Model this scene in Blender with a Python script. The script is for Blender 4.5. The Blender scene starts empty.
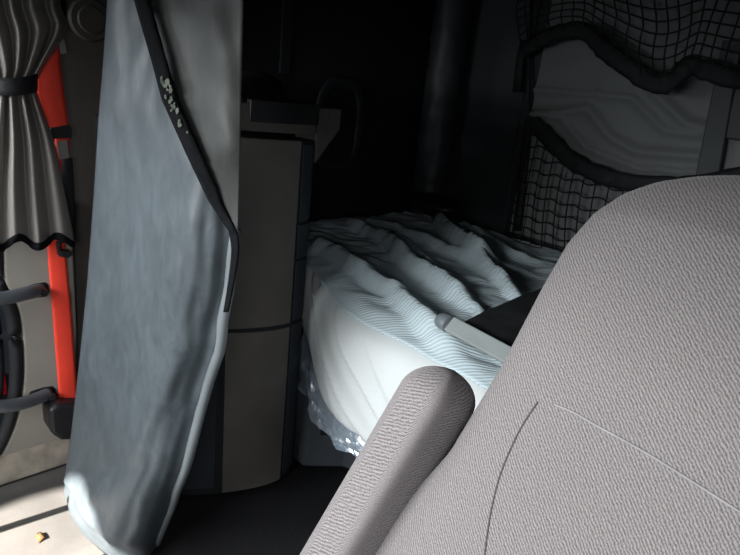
import bpy, bmesh, math, random
from mathutils import Vector as V, Matrix, noise
random.seed(7)
C = bpy.context.scene.collection
SC = bpy.context.scene

# ------------------------------------------------------------------ camera model (photo 740x555)
F_PX, CX, CY, EYE = 575.0, 370.0, 277.5, 1.25
nad = V((180-CX, -(2030-CY), -F_PX)).normalized()
upc = -nad
fwc = V((0, 0, -1))
Fc = (fwc - upc*fwc.dot(upc)).normalized()
Rc = Fc.cross(upc)
S2 = math.sqrt(.5)
def to_world(d):                       # camera-space direction -> truck space (x across the cab, y to the rear, z up)
    a, b, c = d.dot(Rc), d.dot(Fc), d.dot(upc)
    return V(((a-b)*S2, (a+b)*S2, c))
EYEP = V((0, 0, EYE))
def ray(px, py): return to_world(V((px-CX, -(py-CY), -F_PX)))
def P(px, py, n, k):                   # where the sight line meets the plane n.p = k
    d = ray(px, py); n = V(n)
    return EYEP + d*((k-n.dot(EYEP))/n.dot(d))
def PX(px, py, x): return P(px, py, (1, 0, 0), x)
def PY(px, py, y): return P(px, py, (0, 1, 0), y)
def PZ(px, py, z): return P(px, py, (0, 0, 1), z)

# ------------------------------------------------------------------ helpers
def lerp(a, b, t): return a+(b-a)*t
def sstep(a, b, x):
    t = max(0, min(1, (x-a)/(b-a))); return t*t*(3-2*t)
def poly(pts, t):                      # smooth point on a polyline, parameter 0..1 by index
    n = len(pts)-1; f = max(0, min(1, t))*n; i = min(int(f), n-1); u = f-i
    p0 = pts[max(i-1, 0)]; p1 = pts[i]; p2 = pts[i+1]; p3 = pts[min(i+2, n)]
    r = []
    for a, b, c, d in zip(p0, p1, p2, p3):
        r.append(.5*(2*b+(c-a)*u+(2*a-5*b+4*c-d)*u*u+(3*b-a-3*c+d)*u**3))
    return r
def at_y(pts, y):                      # interpolate a contour [(px,py)...] at image row y (pts sorted by py), linear
    for (x0, y0), (x1, y1) in zip(pts, pts[1:]):
        if y <= y1 or (x1, y1) == pts[-1]:
            return lerp(x0, x1, (y-y0)/(y1-y0))
def obj(name, bm, m, parent=None, smooth=True, loc=None):
    me = bpy.data.meshes.new(name)
    bmesh.ops.recalc_face_normals(bm, faces=bm.faces)
    bm.to_mesh(me); bm.free()
    for p in me.polygons: p.use_smooth = smooth
    me.materials.append(m)
    o = bpy.data.objects.new(name, me); C.objects.link(o)
    if parent: o.parent = parent; o.matrix_parent_inverse = Matrix.Translation(-parent.location)
    return o
def auto(o, ang=40):
    for e in o.data.edges: pass
    bm = bmesh.new(); bm.from_mesh(o.data)
    for e in bm.edges:
        if len(e.link_faces) == 2 and e.calc_face_angle(0) > math.radians(ang): e.smooth = False
    bm.to_mesh(o.data); bm.free(); return o
def thing(name, label, cat, loc=(0, 0, 0), group=None):
    o = bpy.data.objects.new(name, None); C.objects.link(o); o.location = loc
    o.empty_display_size = .05
    return tag(o, label, cat, group)
def tag(o, label, cat, group=None):
    o['label'] = label; o['category'] = cat
    if group: o['group'] = group
    return o
def struct(name, bm, m, parent=None, smooth=False):
    o = obj(name, bm, m, parent, smooth)
    if not parent: o['kind'] = 'structure'
    return o
def solidify(o, t, off=0):
    md = o.modifiers.new('thick', 'SOLIDIFY'); md.thickness = t; md.offset = off; return o
def bevel(o, w, seg=3):
    md = o.modifiers.new('bev', 'BEVEL'); md.width = w; md.segments = seg; md.limit_method = 'ANGLE'; md.angle_limit = math.radians(35)
    return o
def subsurf(o, n=1):
    md = o.modifiers.new('sub', 'SUBSURF'); md.levels = n; md.render_levels = n; return o
def box(bm, lo, hi):
    vs = [bm.verts.new((x, y, z)) for x in (lo[0], hi[0]) for y in (lo[1], hi[1]) for z in (lo[2], hi[2])]
    for f in ((0,1,3,2),(4,6,7,5),(0,4,5,1),(2,3,7,6),(0,2,6,4),(1,5,7,3)): bm.faces.new([vs[i] for i in f])
    return bm
def newbox(lo, hi): return box(bmesh.new(), lo, hi)
def prism(bm, pts, vec):               # closed polygon of 3-D points extruded by vec
    vec = V(vec); a = [bm.verts.new(p) for p in pts]; b = [bm.verts.new(V(p)+vec) for p in pts]
    bm.faces.new(a); bm.faces.new(b[::-1])
    n = len(pts)
    for i in range(n): bm.faces.new((a[i], b[i], b[(i+1) % n], a[(i+1) % n]))
    return bm
def tube(bm, pts, r, n=8, flat=1.0, ref=(0, 0, 1), closed=False, caps=True):
    pts = [V(p) for p in pts]; rings = []; m = len(pts)
    for i, p in enumerate(pts):
        a = pts[(i-1) % m] if (closed or i > 0) else p
        b = pts[(i+1) % m] if (closed or i < m-1) else p
        t = (b-a).normalized(); s = t.cross(V(ref))
        if s.length < 1e-4: s = t.cross(V((1, 0, 0)))
        s.normalize(); u = s.cross(t)
        rr = r[i] if isinstance(r, (list, tuple)) else r
        rings.append([bm.verts.new(p+s*math.cos(2*math.pi*k/n)*rr+u*math.sin(2*math.pi*k/n)*rr*flat) for k in range(n)])
    for i in range(m if closed else m-1):
        A, B = rings[i], rings[(i+1) % m]
        for k in range(n): bm.faces.new((A[k], A[(k+1) % n], B[(k+1) % n], B[k]))
    if caps and not closed: bm.faces.new(rings[0]); bm.faces.new(rings[-1][::-1])
    return bm
def grid(rows, uv=None):               # rows: list of lists of points
    bm = bmesh.new(); vs = [[bm.verts.new(p) for p in r] for r in rows]
    lay = bm.loops.layers.uv.new('UVMap') if uv else None
    for i in range(len(rows)-1):
        for j in range(len(rows[0])-1):
            f = bm.faces.new((vs[i][j], vs[i][j+1], vs[i+1][j+1], vs[i+1][j]))
            if lay:
                for l, (a, b) in zip(f.loops, ((i, j), (i, j+1), (i+1, j+1), (i+1, j))): l[lay].uv = uv(a, b)
    return bm
def smooth_line(pts, n): return [V(poly(pts, i/(n-1))) for i in range(n)]

# ------------------------------------------------------------------ materials
def mat(name, col, rough=.6, var=.15, vscale=6, bump=0, bscale=200, spec=.4, metal=0, col2=None, mapscale=None, coat=0, sheen=0, detail=5):
    m = bpy.data.materials.new(name); m.use_nodes = True
    nt = m.node_tree; N = nt.nodes; L = nt.links
    b = N['Principled BSDF']; b.inputs['Roughness'].default_value = rough; b.inputs['Metallic'].default_value = metal
    b.inputs['Specular IOR Level'].default_value = spec
    b.inputs['Coat Weight'].default_value = coat; b.inputs['Sheen Weight'].default_value = sheen
    tc = N.new('ShaderNodeTexCoord'); src = tc.outputs['Object']
    if mapscale:
        mp = N.new('ShaderNodeMapping'); mp.inputs['Scale'].default_value = mapscale
        L.new(src, mp.inputs['Vector']); src = mp.outputs['Vector']
    nz = N.new('ShaderNodeTexNoise'); nz.inputs['Scale'].default_value = vscale; nz.inputs['Detail'].default_value = detail
    L.new(src, nz.inputs['Vector'])
    cr = N.new('ShaderNodeValToRGB')
    c1 = [c*(1-var) for c in col]; c2 = [min(1, c*(1+var)) for c in (col2 or col)]
    cr.color_ramp.elements[0].position = .3; cr.color_ramp.elements[1].position = .7
    cr.color_ramp.elements[0].color = (*c1, 1); cr.color_ramp.elements[1].color = (*c2, 1)
    L.new(nz.outputs['Fac'], cr.inputs['Fac']); L.new(cr.outputs['Color'], b.inputs['Base Color'])
    if bump:
        n2 = N.new('ShaderNodeTexNoise'); n2.inputs['Scale'].default_value = bscale; n2.inputs['Detail'].default_value = 4
        L.new(src, n2.inputs['Vector'])
        bp = N.new('ShaderNodeBump'); bp.inputs['Strength'].default_value = bump; bp.inputs['Distance'].default_value = .004
        L.new(n2.outputs['Fac'], bp.inputs['Height']); L.new(bp.outputs['Normal'], b.inputs['Normal'])
    return m
def nd(nt, t, **kw):
    n = nt.nodes.new(t)
    for k, v in kw.items(): setattr(n, k, v)
    return n
def seat_cloth(name, col, scale):      # tweed weave: short slanted ribs from two crossed waves in UV space
    m = mat(name, col, rough=.95, var=.06, vscale=9, spec=.1, sheen=.25)
    nt = m.node_tree; L = nt.links; b = nt.nodes['Principled BSDF']
    tc = nd(nt, 'ShaderNodeTexCoord'); mp = nd(nt, 'ShaderNodeMapping'); mp.inputs['Scale'].default_value = (scale, scale, 1)
    L.new(tc.outputs['UV'], mp.inputs['Vector'])
    w1 = nd(nt, 'ShaderNodeTexWave'); w1.bands_direction = 'DIAGONAL'; w1.inputs['Scale'].default_value = .16; w1.inputs['Distortion'].default_value = 3.5
    w1.inputs['Detail'].default_value = 2; w1.inputs['Detail Scale'].default_value = 1.2
    m2 = nd(nt, 'ShaderNodeMapping'); m2.inputs['Scale'].default_value = (1.5, .55, 1); m2.inputs['Rotation'].default_value = (0, 0, .35)
    L.new(mp.outputs['Vector'], m2.inputs['Vector'])
    nz = nd(nt, 'ShaderNodeTexNoise'); nz.inputs['Scale'].default_value = .9; nz.inputs['Detail'].default_value = 2
    L.new(mp.outputs['Vector'], w1.inputs['Vector']); L.new(m2.outputs['Vector'], nz.inputs['Vector'])
    a = nd(nt, 'ShaderNodeMath', operation='MULTIPLY'); a.inputs[1].default_value = .35; L.new(w1.outputs['Fac'], a.inputs[0])
    s = nd(nt, 'ShaderNodeMath', operation='ADD'); L.new(a.outputs[0], s.inputs[0]); L.new(nz.outputs['Fac'], s.inputs[1])
    cr = nd(nt, 'ShaderNodeValToRGB'); cr.color_ramp.elements[0].position = .42; cr.color_ramp.elements[1].position = .95
    cr.color_ramp.elements[0].color = (*[c*.52 for c in col], 1); cr.color_ramp.elements[1].color = (*[min(1, c*1.62) for c in col], 1)
    L.new(s.outputs[0], cr.inputs['Fac']); L.new(cr.outputs['Color'], b.inputs['Base Color'])
    bp = nd(nt, 'ShaderNodeBump'); bp.inputs['Strength'].default_value = .4; bp.inputs['Distance'].default_value = .002
    L.new(s.outputs[0], bp.inputs['Height']); L.new(bp.outputs['Normal'], b.inputs['Normal'])
    return m
def ribbed_cloth(name, col):
    m = mat(name, col, rough=.9, var=.06, vscale=5, spec=.15, sheen=.1)
    nt = m.node_tree; L = nt.links; b = nt.nodes['Principled BSDF']
    tc = nd(nt, 'ShaderNodeTexCoord'); mp = nd(nt, 'ShaderNodeMapping'); mp.inputs['Rotation'].default_value = (0, 0, math.radians(-38))
    L.new(tc.outputs['Object'], mp.inputs['Vector'])
    w = nd(nt, 'ShaderNodeTexWave'); w.bands_direction = 'Y'; w.inputs['Scale'].default_value = 36; w.inputs['Distortion'].default_value = 2.5
    w.inputs['Detail'].default_value = 2; w.inputs['Detail Scale'].default_value = .6
    L.new(mp.outputs['Vector'], w.inputs['Vector'])
    cr = nd(nt, 'ShaderNodeValToRGB'); cr.color_ramp.elements[0].color = (*[c*.86 for c in col], 1); cr.color_ramp.elements[1].color = (*[min(1, c*1.06) for c in col], 1)
    L.new(w.outputs['Fac'], cr.inputs['Fac']); L.new(cr.outputs['Color'], b.inputs['Base Color'])
    bp = nd(nt, 'ShaderNodeBump'); bp.inputs['Strength'].default_value = .32; bp.inputs['Distance'].default_value = .003
    L.new(w.outputs['Fac'], bp.inputs['Height']); L.new(bp.outputs['Normal'], b.inputs['Normal'])
    return m
def plastic_film(name):
    m = bpy.data.materials.new(name); m.use_nodes = True; nt = m.node_tree; L = nt.links
    nt.nodes.remove(nt.nodes['Principled BSDF'])
    out = nt.nodes['Material Output']
    tr = nd(nt, 'ShaderNodeBsdfTransparent'); tr.inputs['Color'].default_value = (.86, .9, .92, 1)
    gl = nd(nt, 'ShaderNodeBsdfGlossy'); gl.inputs['Roughness'].default_value = .27; gl.inputs['Color'].default_value = (.9, .95, 1, 1)
    df = nd(nt, 'ShaderNodeBsdfDiffuse'); df.inputs['Color'].default_value = (.50, .60, .70, 1)
    tc = nd(nt, 'ShaderNodeTexCoord'); nz = nd(nt, 'ShaderNodeTexNoise'); nz.inputs['Scale'].default_value = 17; nz.inputs['Detail'].default_value = 2
    L.new(tc.outputs['Object'], nz.inputs['Vector'])
    bp = nd(nt, 'ShaderNodeBump'); bp.inputs['Strength'].default_value = .6; bp.inputs['Distance'].default_value = .01
    L.new(nz.outputs['Fac'], bp.inputs['Height']); L.new(bp.outputs['Normal'], gl.inputs['Normal'])
    m1 = nd(nt, 'ShaderNodeMixShader'); m1.inputs[0].default_value = .5
    m2 = nd(nt, 'ShaderNodeMixShader'); m2.inputs[0].default_value = .3
    L.new(tr.outputs[0], m1.inputs[1]); L.new(gl.outputs[0], m1.inputs[2])
    L.new(m1.outputs[0], m2.inputs[1]); L.new(df.outputs[0], m2.inputs[2]); L.new(m2.outputs[0], out.inputs['Surface'])
    return m

def scuffed(name, col, rough):         # vinyl with cloudy dirt and fine wrinkles
    m = mat(name, col, rough, .12, 5, 0, spec=.5, detail=8)
    nt = m.node_tree; L = nt.links; b = nt.nodes['Principled BSDF']
    tc = nd(nt, 'ShaderNodeTexCoord'); mp = nd(nt, 'ShaderNodeMapping'); mp.inputs['Scale'].default_value = (1, 1, .55)
    L.new(tc.outputs['Object'], mp.inputs['Vector'])
    n1 = nd(nt, 'ShaderNodeTexNoise'); n1.inputs['Scale'].default_value = 30; n1.inputs['Detail'].default_value = 10; n1.inputs['Roughness'].default_value = .7; n1.inputs['Distortion'].default_value = .8
    L.new(mp.outputs['Vector'], n1.inputs['Vector'])
    cr = nd(nt, 'ShaderNodeValToRGB'); cr.color_ramp.elements[0].position = .32; cr.color_ramp.elements[1].position = .72
    cr.color_ramp.elements[0].color = (.78, .78, .78, 1); cr.color_ramp.elements[1].color = (1.2, 1.2, 1.2, 1)
    L.new(n1.outputs['Fac'], cr.inputs['Fac'])
    mx = nd(nt, 'ShaderNodeMixRGB', blend_type='MULTIPLY'); mx.inputs[0].default_value = 1
    old = b.inputs['Base Color'].links[0].from_socket
    L.new(old, mx.inputs[1]); L.new(cr.outputs['Color'], mx.inputs[2]); L.new(mx.outputs[0], b.inputs['Base Color'])
    bp = nd(nt, 'ShaderNodeBump'); bp.inputs['Strength'].default_value = .22; bp.inputs['Distance'].default_value = .006
    L.new(n1.outputs['Fac'], bp.inputs['Height']); L.new(bp.outputs['Normal'], b.inputs['Normal'])
    return m
M_floor = mat('dark rubber floor', (.014, .014, .016), .6, .3, 5, .3, 60)
M_mat = mat('grey floor mat', (.065, .06, .055), .75, .18, 7, .25, 40)
M_wall = mat('grey brown wall plastic', (.062, .056, .049), .6, .12, 4, .15, 150)
M_dark = mat('black liner', (.008, .008, .009), .75, .2, 4, .2, 90)
M_rear = mat('dark grey vinyl wall', (.03, .034, .038), .6, .15, 3, .3, 14)
M_panel = mat('pale grey quilted panel', (.19, .20, .20), .6, .06, 4, .1, 60)
M_pillar = mat('warm grey pillar trim', (.27, .25, .22), .55, .08, 5, .08, 120)
M_sill = mat('scuffed tan sill', (.22, .19, .155), .6, .35, 18, .3, 60)
M_black = mat('black plastic', (.014, .014, .016), .45, .15, 8, .12, 150)
M_seal = mat('black rubber seal', (.016, .017, .019), .55, .1, 8)
M_tube = mat('slate grey handle', (.10, .11, .125), .42, .1, 10, .1, 120)
M_red = mat('red belt webbing', (.85, .055, .028), .7, .08, 10, .25, 400)
M_tag = mat('pale tag', (.22, .22, .205), .7, .1, 20)
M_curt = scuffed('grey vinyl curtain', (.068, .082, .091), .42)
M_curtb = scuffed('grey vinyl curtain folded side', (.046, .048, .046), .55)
M_lint = mat('grey lint', (.11, .125, .10), .9, .3, 60)
M_hem = mat('black hem tape', (.0045, .005, .006), .9, .3, 30, .8, 60, spec=.12)
M_rim = mat('curtain rolled edge', (.16, .18, .19), .45, .1, 9)
M_side = mat('taupe vinyl window curtain', (.20, .185, .17), .42, .06, 5, .06, 40, spec=.5)
M_tie = mat('black tie strap', (.012, .012, .014), .7, .2, 20, .3, 90)
M_cab = mat('taupe cabinet door', (.135, .125, .113), .6, .1, 9, .1, 100)
M_cabd = mat('charcoal cabinet shell', (.016, .018, .021), .55, .15, 6, .1, 100)
M_cabs = mat('slate cabinet edge', (.030, .036, .044), .5, .12, 6)
M_count = mat('grey counter rim', (.095, .088, .08), .5, .08, 8)
M_sheet = ribbed_cloth('ribbed pale blue sheet', (.50, .60, .635))
M_white = mat('smooth white sheet', (.60, .63, .63), .85, .03, 5, .1, 25, spec=.2)
M_film = plastic_film('clear plastic film')
M_base = mat('slate bunk base', (.085, .095, .11), .55, .12, 6, .1, 80)
M_bar = mat('grey plastic bar', (.22, .245, .24), .5, .1, 12)
M_barcap = mat('blue grey end cap', (.12, .14, .155), .5, .1, 12)
M_shade = mat('black shade fabric', (.012, .014, .015), .6, .4, 14, .3, 60)
M_net = mat('black cord', (.012, .012, .013), .8, .1, 30)
M_band = mat('black elastic band', (.014, .015, .016), .7, .3, 20, .5, 60)
M_strap = mat('grey strap panel', (.065, .072, .075), .6, .1, 8, .1, 120)
M_seat = seat_cloth('grey tweed seat cloth', (.205, .187, .185), 720)
M_arm = seat_cloth('grey tweed armrest cloth', (.205, .186, .186), 720)
M_seam = mat('pale seam thread', (.31, .295, .295), .9, .1, 50)
M_pad = mat('dark padded vinyl', (.035, .039, .043), .5, .1, 5, .35, 18)
M_leaf = mat('brown dry leaf', (.10, .045, .012), .7, .3, 60)
M_redglass = mat('red lens', (.35, .01, .015), .3, .1, 10)

# ------------------------------------------------------------------ setting
WX, RY, CEIL, FRONT, RX = -1.80, 2.13, 1.80, -.9, .62
struct('floor', newbox((WX-.15, FRONT, -.06), (RX+.1, RY+.1, 0)), M_floor)
struct('ceiling', newbox((WX-.15, -.3, CEIL), (RX+.1, RY+.1, CEIL+.05)), M_dark)
struct('wall_rear', newbox((WX-.15, RY, 0), (RX+.1, RY+.08, CEIL)), M_rear)
struct('wall_right', newbox((RX, .35, 0), (RX+.06, RY, CEIL)), M_dark)
# left side: lining of the sleeper, then the pillar and the door aperture in front of it
bm = newbox((WX-.12, 1.02, 0), (WX, RY, CEIL))
struct('wall_left', bm, M_dark)
bm = newbox((WX-.10, .40, 0), (WX-.012, 1.02, CEIL))
struct('wall_left_front', bm, M_wall)
# pale pillar panel with the rounded edge of the door opening
edge = [(2, 200), (4, 240), (5.5, 280), (13, 296), (20.5, 315), (24, 345), (24.5, 380), (19, 415), (9, 442), (-2, 462)]
ed3 = smooth_line([PX(x, y, WX+.02) for x, y in edge], 40)
pp = list(ed3)+[PX(*q, WX+.02) for q in ((30, 452), (64, 437), (75, 432), (77, 330), (73, 240), (66, 200))]
o = struct('trim_1', prism(bmesh.new(), pp, (-.035, 0, 0)), M_pillar); bevel(o, .008)
# door behind the opening
dr = struct('door_1', newbox((WX-.10, -.35, .02), (WX-.055, .62, 1.3)), M_cabs)
bm = tube(bmesh.new(), [p+V((-.012, -.020, 0)) for p in ed3], .018, 8); struct('door_seal', bm, M_seal, dr, True)
bm = tube(bmesh.new(), [p+V((-.03, -.062, 0)) for p in ed3], .016, 8); struct('door_seal', bm, M_seal, dr, True)
c = PX(-2, 385, WX-.05); struct('door_reflector', newbox(c-V((.01, .035, .035)), c+V((.006, .02, .035))), M_redglass, dr)
# scuffed sill
q = [PX(-30, 480, WX+.03), PX(30, 457, WX+.03), PX(84, 430, WX+.03)]
bm = bmesh.new()
prism(bm, [V((WX-.06, .1, 0)), V((WX+.06, .1, 0)), V((WX+.05, .1, .02)), V((WX+.015, .1, .085)), V((WX-.06, .1, .085))], (0, .72, 0))
o = struct('trim_2', bm, M_sill); bevel(o, .008)
# round cap on the pillar
cc = PX(90, 20, WX-.012)
bm = bmesh.new(); bmesh.ops.create_cone(bm, cap_ends=True, segments=32, radius1=.058, radius2=.052, depth=.010, matrix=Matrix.Translation(cc+V((.006, 0, 0))) @ Matrix.Rotation(math.pi/2, 4, 'Y'))
cap = auto(obj('plug_cover', bm, M_wall)); tag(cap, 'small round dark plug cover on wall beside red belt', 'plug cover')
bm = bmesh.new(); bmesh.ops.create_cone(bm, cap_ends=True, segments=24, radius1=.038, radius2=.034, depth=.006, matrix=Matrix.Translation(cc+V((.013, 0, 0))) @ Matrix.Rotation(math.pi/2, 4, 'Y'))
auto(obj('center_cap', bm, M_wall, cap))

# ------------------------------------------------------------------ floor mat with the sunny patch
rows = []
x0, x1, y0_, y1_ = -1.735, -1.30, -.75, .60
for i in range(70):
    r = []
    for j in range(40):
        x = lerp(x0, x1, j/39); y = lerp(y0_, y1_, i/69)
        e = min(j, 39-j, i, 69-i)/3
        z = .012*sstep(0, 1, e)+.012*math.exp(-((x+1.70)/.02)**2)+.004*noise.noise(V((x*6, y*6, 2)))*sstep(0, 1, e)
        r.append(V((x, y, max(.001, z))))
    rows.append(r)
o = obj('floor_mat', grid(rows), M_mat); tag(o, 'pale grey rubber floor mat in sunlight below the door pillar', 'floor mat')
lf = PZ(40, 537, .02)
bm = bmesh.new()
vs = [bm.verts.new(lf+V((math.cos(a)*.019*s, math.sin(a)*.012*s, .006*math.sin(a*3)))) for a, s in ((k*math.pi/5, 1 if k % 2 else .7) for k in range(10))]
cv = bm.verts.new(lf+V((0, 0, .012)))
for k in range(10): bm.faces.new((vs[k], vs[(k+1) % 10], cv))
o = obj('dry_leaf', bm, M_leaf); solidify(o, .002); tag(o, 'small brown dry leaf scrap on the sunlit floor mat', 'leaf')

# ------------------------------------------------------------------ grab handles at the door opening
def grab(pts, plate, label):
    t = thing('grab_handle', label, 'grab handle', PX(*plate, WX+.02), 'grab handles beside the door opening')
    bm = tube(bmesh.new(), smooth_line(pts, 24), .019, 12); obj('grip', bm, M_tube, t)
    a, b, h = plate[0], plate[1], 7
    p = [PX(a+dx, b+dy, WX+.022) for dx, dy in ((-15, 4), (-13, -2.5), (0, -6.5), (10, -8), (13, -5), (13.5, 3), (11, 7), (2, 8), (-12, 9))]
    o = obj('mount_plate', prism(bmesh.new(), p, (-.012, 0, 0)), M_black, t, False); bevel(o, .004)
    s = pts[-1]
    bm = bmesh.new(); bmesh.ops.create_cone(bm, cap_ends=True, segments=20, radius1=.012, radius2=.010, depth=.012, matrix=Matrix.Translation(s+V((.024, .004, 0))) @ Matrix.Rotation(math.pi/2, 4, 'Y'))
    auto(obj('screw_cap', bm, M_black, t))
grab([PX(-60, 312, WX+.10), PX(-20, 300, WX+.11), PX(5, 298, WX+.10), PX(28, 293, WX+.07), PX(40, 290, WX+.036)], (36, 290), 'upper slate grey curved grab handle below the window curtain')
grab([PX(-60, 398, WX+.10), PX(-15, 405, WX+.11), PX(8, 406, WX+.10), PX(30, 401, WX+.07), PX(48, 394, WX+.036)], (43, 394), 'lower slate grey curved grab handle beside belt retractor')

# ------------------------------------------------------------------ red seat belt
BX = WX+.045
t = thing('seat_belt', 'bright red seat belt hanging on the pillar behind curtain', 'seat belt', PX(66, 425, BX))
def ribbon(l, r, x, n=24):             # two pixel edge lists on the plane x
    L_ = smooth_line([PX(a, b, x) for a, b in l], n); R_ = smooth_line([PX(a, b, x) for a, b in r], n)
    rows = []
    for p, q in zip(L_, R_): rows.append([lerp(p, q, k/6)+V((.0025*math.sin(k/6*math.pi), 0, 0)) for k in range(7)])
    return grid(rows)
solidify(obj('webbing', ribbon([(36, 20), (35, 70), (37, 105), (52, 137)], [(56, 20), (60, 60), (65, 100), (70, 137)], BX), M_red, t), .003)
solidify(obj('webbing', ribbon([(56, 128), (50, 190), (47, 240), (53, 320), (60, 411)], [(70, 128), (67, 190), (65, 240), (72, 320), (78, 408)], BX-.006), M_red, t), .003)
o = obj('guide_bar', prism(bmesh.new(), [PX(a, b, BX+.008) for a, b in ((50, 128), (69, 125), (72, 128), (72, 138), (52, 139))], (-.016, 0, 0)), M_black, t, False); bevel(o, .003)
o = obj('tag', prism(bmesh.new(), [PX(a, b, BX+.008) for a, b in ((57, 142), (67, 140), (69, 158), (60, 160))], (-.003, 0, 0)), M_tag, t, False)
o['label'] = 'pale grey printed tag'
o = obj('tag', prism(bmesh.new(), [PX(a, b, BX+.004) for a, b in ((59, 41), (64, 39), (67, 53), (61, 54))], (-.003, 0, 0)), M_tag, t, False)
o = obj('strap_loop', ribbon([(62, 158), (62, 195), (66, 232)], [(72, 158), (74, 195), (74, 232)], BX+.004), M_black, t); solidify(o, .004)
bm = prism(bmesh.new(), [PX(a, b, BX+.022) for a, b in ((57, 236), (73, 234), (74, 242), (60, 244))], (-.03, 0, 0))
prism(bm, [PX(a, b, BX+.022) for a, b in ((60, 251), (71, 251), (73, 255), (68, 259), (61, 257))], (-.03, 0, 0))
prism(bm, [PX(a, b, BX+.020) for a, b in ((57, 243), (61, 243), (62, 257), (59, 257))], (-.02, 0, 0))
o = obj('buckle', bm, M_black, t, False); bevel(o, .004)
p = [PX(a, b, BX+.05) for a, b in ((49, 411), (57, 405), (84, 405), (84, 440), (62, 441), (51, 434))]
o = obj('retractor', prism(bmesh.new(), p, (-.10, 0, 0)), M_black, t, False); bevel(o, .012)
o['label'] = 'black belt retractor housing'

# ------------------------------------------------------------------ gathered window curtain
t = thing('window_curtain', 'taupe window curtain gathered by a black tie', 'curtain', PX(15, 83, WX+.07))
Lc = [(-40, -60), (-34, 0), (-26, 40), (-10, 72), (-9, 84), (-12, 96), (-22, 140), (-34, 190), (-42, 242)]
Rc_ = [(66, -60), (60, 0), (67, 27), (47, 62), (36, 84), (38, 96), (53, 140), (64, 190), (74, 238)]
N_, K_ = 90, 120
rows = []
for i in range(N_):
    s = i/(N_-1); l = poly(Lc, s); r = poly(Rc_, s)
    pinch = math.exp(-((s-.5)/.10)**2)
    row = []
    for j in range(K_+1):
        u = j/K_
        uu = u+.012*noise.noise(V((u*5, s*2, 1)))
        px = lerp(l[0], r[0], uu); py = lerp(l[1], r[1], u)+ (5*math.sin(u*19+1) if s > .97 else 0)*(s-.97)/.03
        ph = u*2*math.pi*4.6+2.0*noise.noise(V((u*3, s*1.6, 5)))
        a = lerp(.017, .007, pinch)*(1+.5*noise.noise(V((u*6, s*3, 9))))
        d = .05+a*math.sin(ph)+.12*a*math.sin(2*ph+.6)+.03*(1-pinch)*math.sin(u*math.pi)
        row.append(PX(px, py, WX+.035+d))
    rows.append(row)
o = obj('curtain_cloth', grid(rows), M_side, t); solidify(o, .002)
hem = [[p+V((.001, 0, .004)) for p in rows[-1]], [p+V((-.004, 0, -.018)) for p in rows[-1]]]
o = obj('hem', grid(hem), M_hem, t); solidify(o, .006); o['label'] = 'black bottom hem'
o = obj('lining_flap', grid([[PX(lerp(47, 66, j/6), lerp(-50, 27-10*(1-j/6), i/8), WX+.045+.006*math.sin(j)) for j in range(7)] for i in range(9)]), M_hem, t); solidify(o, .002)
tie = []
for k in range(40):
    a = k/39*math.pi
    tie.append([PX(13-24*math.cos(a), 84+4*math.sin(a*1.0)-3*(k/39)-9+dz, WX+.085+.060*math.sin(a)) for dz in (0, 6, 12, 18)])
o = obj('tie_strap', grid(tie), M_tie, t); solidify(o, .004)
o['label'] = 'black tie strap'

# ------------------------------------------------------------------ divider curtain
A3 = PZ(70, 505, 0); B3 = PZ(125, 550, 0)
dirc = (B3-A3); dirc.z = 0; dirc.normalize(); ncur = V((-dirc.y, dirc.x, 0))  # pointing away from camera
if ncur.dot(V((-.7, .7, 0))) < 0: ncur = -ncur
kc = ncur.dot(A3)
def PC(px, py, off=0): return P(px, py, ncur, kc+off)
t = thing('divider_curtain', 'tall grey vinyl curtain bunched between door and cabinet', 'curtain', (-1.37, .47, 0))
Lc = [(116, -215), (108, 0), (104, 60), (99, 120), (94, 200), (88, 280), (80, 360), (72, 430), (66, 470)]
Rg = [(246, -215), (242, 0), (240, 120), (238, 225), (234, 250), (231, 285), (224, 322), (223, 345), (212, 376), (201, 415), (188, 466)]
bot = [PZ(a, b, .008) for a, b in ((64, 489), (70, 512), (82, 533), (100, 549), (120, 563), (142, 562), (157, 545))]
N1, N2, K_ = 90, 22, 70
rows = []
def ripple(u, s):
    d = -.055*math.sin(u*math.pi)**.8
    d += .020*math.sin(u*6.4-.4+s*1.1)*sstep(0, .2, u)*sstep(0, .15, 1-u)*(.5+.5*s)
    d += .010*noise.noise(V((u*4, s*7, 3)))+.004*noise.noise(V((u*11, s*17, 8)))
    return d
for i in range(N1):
    s = i/(N1-1); row = []
    yl = lerp(-215, 470, s); yr = lerp(-215, 466, s)
    xl, xr = at_y(Lc, yl), at_y(Rg, yr)
    for j in range(K_+1):
        u = j/K_
        row.append(PC(lerp(xl, xr, u), lerp(yl, yr, u), ripple(u, s)))
    rows.append(row)
base = rows[-1]
for i in range(1, N2+1):
    f = i/N2; row = []
    for j in range(K_+1):
        u = min(1, j/K_); b = V(poly(bot, u)); p = base[j]
        q = lerp(p, b, f)
        bul = .03*math.sin(f*math.pi)*math.sin(u*math.pi)
        q = q - ncur*bul + ncur*.012*noise.noise(V((u*7, f*3, 1)))*math.sin(f*math.pi)
        # sharp crease where the bottom cuff folds
        q = q - ncur*.014*max(0, math.sin(u*math.pi))**.5*math.exp(-((f-(.42+.35*u))/.08)**2)
        row.append(q)
    rows.append(row)
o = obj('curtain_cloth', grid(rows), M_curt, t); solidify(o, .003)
# rolled bright edge down the right hand side
re = [r[-1]-ncur*.004 for r in rows[int(N1*.655):]]
obj('rolled_edge', tube(bmesh.new(), re[::2], .011, 8), M_rim, t)
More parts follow.
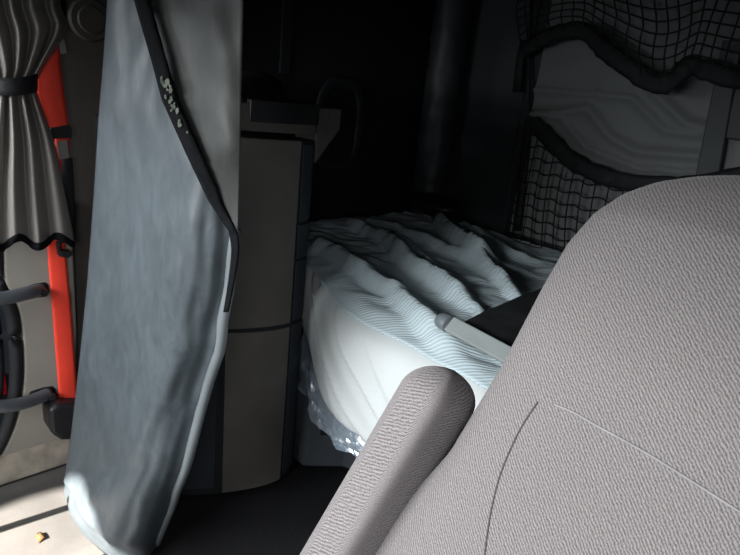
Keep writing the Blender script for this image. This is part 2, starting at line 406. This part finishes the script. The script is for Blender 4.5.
# folded-over flap with black hem tape
Lh = [(92, -215), (119, -60), (135, 0), (150, 52), (163, 100), (190, 160), (209, 200), (229, 230)]
N1, K_ = 80, 34
rows = []; hemr = []
for i in range(N1):
    s = i/(N1-1); y = lerp(-215, 230, s); xl = at_y(Lh, y); xr = at_y([(247, -215), (243, 0), (241, 120), (238, 231)], y)
    row = []
    for j in range(K_+1):
        u = j/K_
        w = (xr-xl)/100
        d = -.075-.02*(1-u)+.012*math.sin(u*5+y*.01)*w+.010*noise.noise(V((u*3*w, s*6, 4)))*w + .004*math.sin((u*w*14)+y*.03)*w
        d = lerp(d, -.03, sstep(.80, 1, s))
        row.append(PC(lerp(xl, xr, u), y+ (1-u)*0, d))
    rows.append(row)
    hw = 15 if s < .9 else lerp(15, 8, (s-.9)/.1)
    hemr.append([PC(xl+hw*k/5, y+2*k/5, -.10+(.0 if 0 < k < 5 else .004)+.065*sstep(.8, 1, s)+.003*noise.noise(V((k, y*.15, 0)))) for k in range(6)])
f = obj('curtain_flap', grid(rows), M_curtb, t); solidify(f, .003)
hl = [(229, 230), (232, 250), (229, 280), (224, 312)]
for i in range(1, 16):
    q = poly(hl, i/15); hemr.append([PC(q[0]+lerp(8, 4, i/15)*k/5, q[1], -.030) for k in range(6)])
h = obj('hem_tape', grid(hemr), M_hem, t); solidify(h, .004); h['label'] = 'black hem tape'
# worn lint patches on the tape
bm = bmesh.new()
for k in range(26):
    y = random.choice((random.uniform(75, 140), random.uniform(78, 112))); x = at_y(Lh, y)+random.uniform(3, 12)
    c = PC(x, y, -.105); r = random.uniform(.002, .006)
    vs = [bm.verts.new(c+dirc*math.cos(a)*r*random.uniform(.5, 1.3)+V((0, 0, 1))*math.sin(a)*r*random.uniform(.5, 1.3)) for a in (0, 1.1, 2.2, 3.2, 4.2, 5.3)]
    bm.faces.new(vs)
o = obj('lint', bm, M_lint, t, False); solidify(o, .001)

# ------------------------------------------------------------------ storage cabinet
t = thing('storage_cabinet', 'tall narrow storage cabinet with taupe doors beside the bed', 'cabinet', (-1.55, .8, 0))
plan = [(-1.47, .60), (-1.385, .67), (-1.325, .765), (-1.292, .84), (-1.275, .90), (-1.272, .955), (-1.285, 1.005), (-1.315, 1.025)]
pl = [V((a, b, 0)) for a, b in plan]
cur = smooth_line([(a.x, a.y, 0) for a in pl], 48)
cab_pts = [V((WX+.01, .60, .012))]+[p+V((0, 0, .012)) for p in cur]+[V((WX+.01, 1.025, .012))]
o = auto(obj('shell', prism(bmesh.new(), cab_pts, (0, 0, 1.085)), M_cabd, t), 30)
def slab(name, a, b, z0, z1, off, m, th=.012):
    seg = [V(poly([tuple(p) for p in cur], lerp(a, b, k/24))) for k in range(25)]
    out = []; inn = []
    for k, p in enumerate(seg):
        tn = (seg[min(k+1, 24)]-seg[max(k-1, 0)]).normalized(); n = V((tn.y, -tn.x, 0))
        out.append(p+n*(off)); inn.append(p+n*(off-th))
    bm = bmesh.new(); prism(bm, [q+V((0, 0, z0)) for q in out+inn[::-1]], (0, 0, z1-z0))
    o = auto(obj(name, bm, m, t), 35); bevel(o, .003, 2); return o
slab('upper_door', .30, .715, .570, 1.100, .006, M_cab)
slab('lower_door', .30, .715, .016, .557, .006, M_cab)
for z0, z1 in ((.035, .56), (.575, .76), (.767, .868), (.875, 1.09)):
    slab('edge_strip', .735, .985, z0, z1, .005, M_cabs)
slab('side_strip', .02, .27, .035, 1.1, .004, M_cabs)
# counter
cpts = [V((p.x+.012, p.y+.0, 0)) for p in cur]
bm = prism(bmesh.new(), [V((-1.50, .70, 1.118))]+[p+V((0, 0, 1.118)) for p in cpts if p.y > .70]+[V((-1.30, 1.07, 1.118)), V((WX+.01, 1.09, 1.118))], (0, 0, .068))
o = auto(obj('counter', bm, M_count, t), 35); bevel(o, .006)
def slabc(a, b, z0, z1, off, m, name, th=.02):
    seg = [V(poly([tuple(p) for p in cpts], lerp(a, b, k/24))) for k in range(25)]
    bm = bmesh.new(); out = [p+V((off, 0, 0)) for p in seg]; inn = [p+V((off-th, 0, 0)) for p in seg]
    prism(bm, [q+V((0, 0, z0)) for q in out+inn[::-1]], (0, 0, z1-z0)); o = auto(obj(name, bm, m, t), 35); bevel(o, .002, 2); return o
slabc(.36, .90, 1.142, 1.196, .006, M_black, 'tray_recess')
bm = prism(bmesh.new(), [V((-1.31, 1.03, 1.187)), V((-1.30, 1.115, 1.187)), V((-1.30, 1.115, 1.13)), V((-1.31, 1.04, 1.03))], (-.10, 0, 0))
o = obj('bracket', bm, M_count, t, False); bevel(o, .005)
# black lidded case lying on the counter
rows = []
for i in range(14):
    a = i/13; r = []
    for j in range(25):
        th = 2*math.pi*j/24; sx = .17*abs(math.cos(th))**.5*(1 if math.cos(th) > 0 else -1); sy = .145*abs(math.sin(th))**.5*(1 if math.sin(th) > 0 else -1)
        k = math.cos(a*math.pi/2)**.35 if i < 13 else 0
        r.append(V((-1.50+sx*k, .84+sy*k, 1.197+(.05+.02*(sy/.145))*math.sin(a*math.pi/2))))
    rows.append(r)
o = obj('black_pouch', grid(rows), M_black); tag(o, 'black soft pouch lying on top of the cabinet', 'pouch')

# ------------------------------------------------------------------ bunk: base, mattress, film, sheet
bp = [V((a, b, .01)) for a, b in ((-1.286, 1.056), (-1.27, 1.07), (-1.20, 1.165), (-1.12, 1.20), (.5, 1.20), (.5, 2.10), (-1.77, 2.10), (-1.77, 1.056))]
bt = thing('bunk_base', 'slate plastic box base under the bed', 'bed base', (-.6, 1.6, 0))
o = obj('base_body', prism(bmesh.new(), bp, (0, 0, .39)), M_base, bt, False); bevel(o, .012)
p = [(-1.252, 1.098), (-1.213, 1.15)]
nn = V((.78, -.62, 0))
a, b = V((p[0][0], p[0][1], .14)), V((p[1][0], p[1][1], .14))
o = obj('recess', prism(bmesh.new(), [a+nn*.006, b+nn*.006, b+nn*.006+V((0, 0, .09)), a+nn*.006+V((0, 0, .09))], -nn*.015), M_cabd, bt, False); bevel(o, .002)
mt = thing('mattress', 'thick white covered mattress with a plastic wrap below', 'mattress', (-.6, 1.6, .42))
prof = [(2.09, .43), (1.6, .425), (1.16, .425), (1.105, .432), (1.070, .455), (1.058, .50), (1.052, .56), (1.056, .62), (1.075, .672), (1.11, .700), (1.16, .708), (1.6, .71), (2.06, .71), (2.09, .69), (2.09, .43)]
rows = []
xs = [WX+.03+.01*k for k in range(221)]
def yfront(x): return .006-.165*sstep(-1.44, -.92, x)
def zbot(x): return lerp(.060, -.05, sstep(-1.38, -1.05, x))
for k, x in enumerate(xs):
    r = []
    for m_ in range(91):
        q = poly(prof, m_/90); y, z = q
        if y < 1.3:
            w = sstep(1.3, 1.06, y)
            bul = .012*noise.noise(V((x*1.5, z*2, 0)))
            # drag folds running down to the right from the corner
            fold = 0
            for c0, sl, am in ((-1.33, .50, .013), (-1.25, .9, .004), (-1.09, .60, .013), (-.93, .85, .006)):
                dd = (z-(.70-(x-c0)*sl)); fold += am*math.exp(-(dd/.012)**2)-am*.7*math.exp(-((dd+.022)/.016)**2)
            y = y+w*(bul-fold*sstep(.42, .5, z)+yfront(x)); z += zbot(x)*sstep(.60, .43, z)*w
        r.append(V((x, y, z)))
    rows.append(r)
bm = grid(rows)
b_ = bm.verts; bm.verts.ensure_lookup_table()
for idx in (0, 220): bm.faces.new([bm.verts[idx*91+m_] for m_ in range(90)])
obj('mattress_body', bm, M_white, mt)
rows = []
for i in range(13):
    f = i/12; r = []
    for k in range(110):
        x = -1.335+k*.0125
        cr = noise.noise(V((x*14, f*4, 0)))*.028+noise.noise(V((x*40, f*9, 3)))*.012
        zt = .46+zbot(x); hh = lerp(.20, .085, sstep(-1.32, -1.0, x))+.02*noise.noise(V((x*6, 0, 7)))
        r.append(V((x, 1.072+yfront(x)-.012*math.sin(f*math.pi)+cr*(.3+f), zt-hh*f)))
    rows.append(r)
o = obj('plastic_wrap', grid(rows), M_film, mt, False); o['label'] = 'crinkled clear plastic wrap'
# ribbed sheet on top
folds = []
def fold(pts, amp, w, asym=1.0): folds.append(([PZ(a, b, .73) for a, b in pts], amp, w, asym))
fold([(428, 214), (450, 240), (480, 268), (512, 300)], .045, .030, .5)
fold([(350, 226), (385, 245), (420, 275), (452, 300), (470, 312)], .040, .032, .5)
fold([(318, 246), (350, 268), (392, 296), (430, 330), (470, 372)], .034, .034, .55)
fold([(370, 222), (420, 240), (470, 262), (520, 272)], .022, .03, .6)
fold([(462, 228), (500, 252), (530, 262)], .026, .03, .6)
fold([(330, 280), (370, 312), (420, 352)], .018, .03, .7)
fold([(395, 232), (440, 275), (480, 285)], .015, .02, .7)
def seg_dist(p, a, b):
    ab = b-a; u = max(0, min(1, (p-a).dot(ab)/ab.length_squared)); q = a+ab*u; d = p-q
    return d.length, ab.x*d.y-ab.y*d.x, u
def sheet_z(x, y):
    p = V((x, y)); z = .724+.016*noise.noise(V((x*4, y*5, 0)))+.012*noise.noise(V((x*6+y*5, y*15-x*9, 4)))+.006*noise.noise(V((x*14+y*12, y*34-x*20, 8)))
    for pts, amp, w, asym in folds:
        best = None
        for i in range(len(pts)-1):
            d, sd, u = seg_dist(p, pts[i].xy, pts[i+1].xy)
            if best is None or d < best[0]: best = (d, sd, (i+u)/(len(pts)-1))
        d, sd, u = best
        ww = w*(asym if sd < 0 else 1.35)
        z += 1.5*amp*math.exp(-(d/ww)**2)*(.35+.65*math.sin(math.pi*min(1, .12+u*.8)))
    return z
rows = []
NX, NY = 230, 120
for j in range(NY+1):
    v = j/NY; r = []
    for i in range(NX+1):
        u = i/NX; x = lerp(WX+.03, .35, u)
        yf = 1.085+yfront(x)+.02*noise.noise(V((x*3, 1, 1)))
        y = lerp(yf, 2.05, v)
        z = sheet_z(x, y)
        z = lerp(.698+.01*noise.noise(V((x*7, 0, 3))), z, sstep(0, .09, v)**.7)
        r.append(V((x, y, max(z, .716) if v > .09 else z)))
    rows.append(r)
o = obj('bed_sheet', grid(rows), M_sheet); solidify(o, .003, 1)
tag(o, 'crumpled pale blue ribbed sheet spread over the mattress', 'bed sheet')
# folded sunshade on the bed
za = .775
t = thing('folded_sunshade', 'grey bar with black fabric lying on the bed behind the seat', 'sunshade', PZ(500, 350, .75))
a = PZ(446, 322, za); b = PZ(575, 392, za-.005); d = (b-a).normalized()
sd_ = d.cross(V((0, 0, 1))).normalized(); up_ = sd_.cross(d); w_ = (sd_*.7-up_*.7)*.019; h_ = (sd_*.7+up_*.7)*.007
if w_.y < 0: pass
o = obj('bar', prism(bmesh.new(), [a+w_+h_, a-w_+h_, a-w_-h_, a+w_-h_], b-a), M_bar, t, False); bevel(o, .004)
o = obj('end_cap', tube(bmesh.new(), [a-d*.022, a-d*.018, a-d*.01, a+d*.012, a+d*.014], [.012, .019, .0235, .0245, .022], 12, .8), M_barcap, t)
rows = []
for i in range(16):
    f = i/15
    p0 = lerp(PZ(458, 326, za), PZ(575, 390, za), f); p1 = lerp(PZ(470, 319, .785), PZ(620, 275, .80), f)
    rows.append([lerp(p0, p1, j/10)+V((0, 0, -.02*math.sin(j/10*math.pi)*f+.006*noise.noise(V((i*.5, j*.5, 0)))+.03*(j/10)*math.sin(f*math.pi))) for j in range(11)])
o = obj('fabric', grid(rows), M_shade, t); solidify(o, .003); o['label'] = 'black fabric panel'
# small dark bag in the bed corner
c = V((-1.60, 1.93, .80))
rows = []
for i in range(13):
    a = -math.pi/2+math.pi*i/12; r = []
    for j in range(21):
        th = 2*math.pi*j/20; q = V((math.cos(a)*math.cos(th)*.13, math.cos(a)*math.sin(th)*.07, math.sin(a)*.045))
        q *= 1+.18*noise.noise(q*18); r.append(c+q)
    rows.append(r)
o = obj('dark_bag', grid(rows), M_black); tag(o, 'small crumpled black bag in the far bed corner', 'bag')

# ------------------------------------------------------------------ rear corner: padded column, wall loop
col = thing('padded_column', 'tall dark padded roll standing in the rear bed corner', 'padded roll', (-1.715, 2.035, .72))
rows = []
for k in range(70):
    z = lerp(.735, 1.77, k/69); r = []
    for j in range(29):
        a = 2*math.pi*j/28; R_ = .078+.006*noise.noise(V((math.cos(a)*1.5, math.sin(a)*1.5, z*9)))+.004*noise.noise(V((math.cos(a)*3, math.sin(a)*3, z*26)))
        r.append(V((-1.715+R_*math.cos(a), 2.035+R_*math.sin(a), z)))
    rows.append(r)
obj('roll', grid(rows), M_pad, col)
lp = []
for k in range(48):
    a = 2*math.pi*k/48; ca, sa = math.cos(a), math.sin(a)
    lp.append(V((WX+.012, 1.53+.105*abs(ca)**.6*(1 if ca > 0 else -1), 1.10+.16*abs(sa)**.6*(1 if sa > 0 else -1))))
o = obj('wall_recess_frame', tube(bmesh.new(), lp, .024, 10, .35, (1, 0, 0), closed=True), M_cabd)
tag(o, 'dark oval recess frame on the side wall behind the cabinet', 'recess frame')
struct('trim_3', newbox((WX, 1.235, 1.27), (WX+.012, 1.275, CEIL)), M_cabd)
# soft rear wall section between column and the pale panel
rows = []
for i in range(60):
    z = lerp(.70, CEIL-.02, i/59)
    rows.append([V((x, RY-.012-.012*noise.noise(V((x*7, z*3, 2)))-.010*noise.noise(V((x*3, z*11, 5))), z)) for x in [lerp(-1.69, -1.36, j/30) for j in range(31)]])
o = struct('trim_4', grid(rows), M_rear, smooth=True)

# ------------------------------------------------------------------ pale embossed panel on the rear wall
def ry(px, py, off=0): return PY(px, py, RY-off)
rows = []
ridges = [[(470+2, 84), (600, 92), (636, 96), (668, 128), (700, 132)], [(525, 117), (570, 112), (590, 108), (614, 138), (640, 152), (700, 156)],
          [(540, 112), (566, 117), (590, 146), (640, 166), (720, 172)], [(655, 92), (690, 124), (735, 134)]]
rid3 = [[ry(a, b) for a, b in r] for r in ridges]
for i in range(110):
    z = lerp(.735, CEIL-.01, i/109); r = []
    for j in range(130):
        x = lerp(-1.305, -.30, j/129); h = .014
        for n_, rr in enumerate(rid3):
            dm = 9; sg = 0
            for q in range(len(rr)-1):
                d, s_, u = seg_dist(V((x, z)), V((rr[q].x, rr[q].z)), V((rr[q+1].x, rr[q+1].z)))
                if d < dm: dm = d; sg = s_
            h += (.020*math.exp(-(dm/.018)**2) if n_ % 2 else .020*math.exp(-(dm/.022)**2)*(1 if sg < 0 else .3))
        r.append(V((x, RY-h, z)))
    rows.append(r)
o = struct('trim_5', grid(rows), M_panel, smooth=True)
# vertical strap panel and dark pocket lid at right
sp = [ry(a, b, .06) for a, b in ((722, 40), (742, 40), (716, 190), (692, 190))]
o = obj('vertical_strap', prism(bmesh.new(), sp, (0, .035, 0)), M_strap, None, False); bevel(o, .006)
tag(o, 'grey vertical rail standing against the pale rear panel', 'rail')
sp = [ry(a, b, .05) for a, b in ((737, 60), (790, 60), (775, 150), (742, 146), (716, 142))]
o = obj('wall_flap', prism(bmesh.new(), [ry(a, b, .05) for a, b in ((742, 60), (790, 62), (770, 146), (734, 140), (721, 138))], (0, .03, 0)), M_cabs, None, False); bevel(o, .006)
tag(o, 'dark flap on the rear panel right of the rail', 'flap')

# ------------------------------------------------------------------ lower net pocket
t = thing('net_pocket', 'lower black net pocket with thick elastic rim above the bed', 'net pocket', ry(590, 230, .05))
top = smooth_line([ry(a, b, o_) for a, b, o_ in ((529, 116, .03), (545, 135, .06), (570, 160, .085), (600, 175, .10), (640, 184, .105), (700, 184, .09), (760, 170, .06), (810, 150, .03))], 60)
def band(bm_pts, w, m, name, parent, th=.004, seed=0):
    rows = []
    for k, p in enumerate(bm_pts):
        tn = (bm_pts[min(k+1, len(bm_pts)-1)]-bm_pts[max(k-1, 0)]).normalized(); n = V((-tn.z, 0, tn.x)); n.normalize()
        rows.append([p+n*w*(j/4-.5)*(1+.35*noise.noise(V((k*.45, seed, 2))))+V((0, -.005*math.sin(j/4*math.pi)-.007*noise.noise(V((k*.55, j*.3, seed))), .004*noise.noise(V((k*.7, j, seed+3))))) for j in range(5)])
    o = obj(name, grid(rows), m, parent); solidify(o, th); return o
band(top, .060, M_band, 'elastic_rim', t)
bm = bmesh.new(); ncol = 19
zb = .715
def npt(u, v):                          # u along rim, v down
    k = u*(len(top)-1); i = min(int(k), len(top)-2); p = lerp(top[i], top[i+1], k-i)
    b = V((lerp(p.x, lerp(-1.335, -.25, u), .35*v), RY-.03-.03*math.sin(u*math.pi), zb))
    q = lerp(p, b, v); q.y -= .02*math.sin(v*math.pi); return q
for c in range(ncol+1): tube(bm, [npt(c/ncol, r/10) for r in range(11)], .0028, 5)
z = 1.19
for r in range(14):
    zz = zb+.047*r+.01
    pts = []
    for k in range(61):
        u = k/60; p = npt(u, 0)
        if p.z < zz: 
            if len(pts) > 1: tube(bm, pts, .0028, 5)
            pts = []; continue
        v = (p.z-zz)/(p.z-zb); pts.append(npt(u, v)+V((0, 0, .006*math.sin(u*60))))
    if len(pts) > 1: tube(bm, pts, .0028, 5)
obj('netting', bm, M_net, t)
band([ry(529-1.35*k, 118+k*12.5, .03) for k in range(10)], .035, M_band, 'side_rim', t, seed=4)
obj('hanging_cord', tube(bmesh.new(), [ry(531, 0, .02), ry(530, 60, .02), ry(530, 118, .03)], .005, 6), M_net, t)

# ------------------------------------------------------------------ upper net pocket
t = thing('net_pocket', 'upper black net pocket sagging at the top of rear wall', 'net pocket', ry(640, 0, .05))
low = smooth_line([ry(a, b, o_) for a, b, o_ in ((522, 52, .04), (540, 40, .06), (565, 31, .08), (586, 32, .10), (603, 48, .12), (628, 68, .14), (655, 84, .15), (672, 80, .15), (688, 66, .14), (705, 70, .12), (735, 78, .10), (770, 70, .06))], 70)
band(low, .058, M_band, 'elastic_rim', t, seed=9)
bm = bmesh.new()
def upt(u, v):
    k = u*(len(low)-1); i = min(int(k), len(low)-2); p = lerp(low[i], low[i+1], k-i)
    b = V((lerp(-1.42, -.45, u), RY-.10, 1.76)); q = lerp(p, b, v); q.y -= .03*math.sin(v*math.pi); q.x += .02*noise.noise(V((u*5, v*4, 1))); return q
for c in range(23): tube(bm, [upt(c/22, r/10) for r in range(11)], .0028, 5)
for r in range(1, 11): tube(bm, [upt(k/40, r/11) for k in range(41)], .0028, 5)
obj('netting', bm, M_net, t)
o = obj('fringe', tube(bmesh.new(), [ry(523, 40, .03), ry(520, 60, .03), ry(517, 92, .03)], [.012, .018, .022], 8, .4, (0, 1, 0)), M_band, t)

# ------------------------------------------------------------------ driver seat
REC = math.tan(math.radians(20)); Y0 = .60
nrm = V((0, 1, -REC)); kpl = Y0-.7*REC
axs = V((0, REC, 1)).normalized(); axn = V((0, 1, -REC)).normalized()
def pseat(px, py): 
    p = P(px, py, nrm, kpl); return p.x, (p-V((0, Y0, .7))).dot(axs)
XC = -.165
LCONT = [pseat(*q) for q in ((318, 620), (360, 555), (398, 508), (450, 450), (500, 365), (540, 288), (566, 243), (592, 214), (620, 193), (652, 180), (690, 173), (740, 169))]
seat = thing('driver_seat', 'large grey tweed cab seat with high back in the foreground', 'seat', (XC, .45, 0))
ss = [p[1] for p in LCONT]
def halfw(s):
    for (xa, sa), (xb, sb) in zip(LCONT, LCONT[1:]):
        if s <= sb: return XC-lerp(xa, xb, (s-sa)/(sb-sa))
    return .005
top_s = LCONT[-1][1]
levels = []
s = LCONT[0][1]-.06
svals = [lerp(LCONT[0][1], top_s, 1-(1-k/79)**1.8) for k in range(80)]
svals[-1] = top_s-.0002
rows = []; uvs = []
NA = 96
SHX, SHN = .018, .03                    # shift so the silhouette stays on the measured outline
for s in svals:
    w = max(halfw(s)-SHX*0, .006); tt = .085*min(1, (top_s-s+.002)/.09)**.5*lerp(.9, 1.05, sstep(.3, 0, s))
    r = []; u_ = []
    for k in range(NA+1):
        a = 2*math.pi*k/NA; ca, sa = math.cos(a), math.sin(a)
        ex = .62
        x = w*abs(ca)**ex*(1 if ca > 0 else -1); n = tt*abs(sa)**ex*(1 if sa > 0 else -1)
        # front: slight hollow between bolsters
        if sa < 0: n *= 1-.16*math.exp(-(x/(.55*w))**2)*sstep(.45, .1, s)
        p = V((XC+x, Y0, .7))+axs*s+axn*(n+.03)
        r.append(p); u_.append((x if sa < 0 else (2*w*(1 if ca > 0 else -1)-x), s))
    rows.append(r); uvs.append(u_)
bm = grid(rows, lambda i, j: uvs[i][j]); bm.verts.ensure_lookup_table()
bmesh.ops.remove_doubles(bm, verts=bm.verts, dist=1e-5)
backrest = obj('backrest', bm, M_seat, seat)
# seams following the front surface
from mathutils.bvhtree import BVHTree
bm = bmesh.new(); bm.from_mesh(backrest.data); bvh = BVHTree.FromBMesh(bm); bm.free()
def onseat(px, py, lift=0.0):
    d = ray(px, py).normalized(); h = bvh.ray_cast(EYEP, d)
    return (h[0]+h[1]*lift) if h[0] else None
def seam(pts, r, lift, m):
    l = [onseat(*poly(pts, k/30), lift) for k in range(31)]; l = [q for q in l if q]
    if len(l) > 2: obj('seam', tube(bmesh.new(), l, r, 6), m, backrest)
M_seamd = mat('seam groove', (.085, .077, .078), .95, .1, 50)
seam([(538, 402), (520, 430), (502, 470), (491, 512), (484, 560)], .0012, .0003, M_seamd)
seam([(556, 405), (575, 413), (594, 424), (655, 458), (745, 515)], 0.0016, .0007, M_seam)
# armrest folded up beside the back
arm_t = P(442, 391, nrm, kpl-.02); arm_b = P(323, 590, nrm, kpl-.05)
ad = (arm_t-arm_b).normalized()
ax_x = V((1, 0, 0)); ax_x = (ax_x-ad*ax_x.dot(ad)).normalized(); ax_n = ad.cross(ax_x).normalized()   # ax_n -> away from / toward front
if ax_n.y > 0: ax_n = -ax_n
Ltot = (arm_t-arm_b).length
rows = []; uvs = []
NS = 60
for i in range(NS+1):
    f = i/NS; s = lerp(-.12, Ltot+.035, 1-(1-f)**1.6)
    e = max(0, min(1, (Ltot+.035-s)/.05)); e = math.sqrt(max(0, 1-(1-e)**2)) if e < 1 else 1
    e = max(e, .02)
    r = []; u_ = []
    for k in range(41):
        a = 2*math.pi*k/40; ca, sa = math.cos(a), math.sin(a); ex = .36
        x = .040*e*abs(ca)**ex*(1 if ca > 0 else -1); n = .060*e*abs(sa)**ex*(1 if sa > 0 else -1)
        r.append(arm_b+ad*s+ax_x*x+ax_n*n); u_.append((k/40*.40, s))
    rows.append(r); uvs.append(u_)
bm = grid(rows, lambda i, j: uvs[i][j]); bmesh.ops.remove_doubles(bm, verts=bm.verts, dist=1e-5)
arm = obj('armrest', bm, M_arm, seat); arm['label'] = 'raised grey tweed armrest'
# cushion and pedestal below the frame
rows = []
bm = newbox((XC-.26, .02, .36), (XC+.26, .56, .48)); o = obj('seat_cushion', bm, M_seat, seat); bevel(o, .05, 5)
bm = newbox((XC-.20, .10, .0), (XC+.20, .50, .36)); o = obj('pedestal', bm, M_black, seat, False); bevel(o, .02)

# ------------------------------------------------------------------ light
W = bpy.data.worlds.new('World'); SC.world = W; W.use_nodes = True
W.node_tree.nodes['Background'].inputs[0].default_value = (.62, .74, .85, 1); W.node_tree.nodes['Background'].inputs[1].default_value = .05
def area(name, loc, target, size, size_y, power, col, spread=180):
    l = bpy.data.lights.new(name, 'AREA'); l.shape = 'RECTANGLE'; l.size = size; l.size_y = size_y; l.energy = power; l.color = col; l.spread = math.radians(spread)
    o = bpy.data.objects.new(name, l); C.objects.link(o); o.location = loc
    o.rotation_euler = (V(target)-V(loc)).to_track_quat('-Z', 'Y').to_euler(); return o
area('windshield_light', (-.75, -1.3, 1.42), (-.65, 1.2, .35), 1.6, .6, 30, (.95, .98, 1), 100)
area('right_window_light', (.58, -.55, 1.25), (-1.7, .5, .6), .5, .5, 2.0, (.95, .97, 1), 80)
struct('shade_header', newbox((WX, -.24, 1.31), (RX, -.20, CEIL)), M_dark)  # unseen header, added to cut windshield light off the upper cab
area('left_window_light', (-1.70, -.40, 1.42), (-1.15, .5, 1.32), .5, .5, 9, (.9, .96, 1), 150)
def spot(name, loc, target, ang, power, blend, col):
    l = bpy.data.lights.new(name, 'SPOT'); l.energy = power; l.spot_size = math.radians(ang); l.spot_blend = blend; l.color = col; l.shadow_soft_size = .02
    o = bpy.data.objects.new(name, l); C.objects.link(o); o.location = loc
    o.rotation_euler = (V(target)-V(loc)).to_track_quat('-Z', 'Y').to_euler(); return o
tg = PZ(8, 585, 0); sd = V((.35, -1, 1.0)).normalized(); sun_pos = tg+sd*4
sun_ang = 2*math.degrees((tg-sun_pos).angle(PZ(36, 497, 0)-sun_pos))
spot('sun_through_windshield', sun_pos, tg, sun_ang, 11000, .06, (1, .96, .9))
a = PZ(-20, 536, .012).lerp(sun_pos, .12); b = PZ(85, 502, .012).lerp(sun_pos, .12)
struct('shadow_rod', tube(bmesh.new(), [a, b], .011, 8), M_black)  # unseen rod, added in the sun beam to cast the stripe on the mat

# ------------------------------------------------------------------ camera and view
cam = bpy.data.cameras.new('Camera'); co = bpy.data.objects.new('Camera', cam); C.objects.link(co); SC.camera = co
cam.sensor_width = 36; cam.lens = F_PX/740*36; cam.clip_start = .02
cx_, cy_, cz_ = to_world(V((1, 0, 0))), to_world(V((0, 1, 0))), to_world(V((0, 0, 1)))
mw = Matrix(((cx_.x, cy_.x, cz_.x, 0), (cx_.y, cy_.y, cz_.y, 0), (cx_.z, cy_.z, cz_.z, EYE), (0, 0, 0, 1)))
co.matrix_world = mw
SC.view_settings.view_transform = 'Standard'
SC.view_settings.look = 'None'
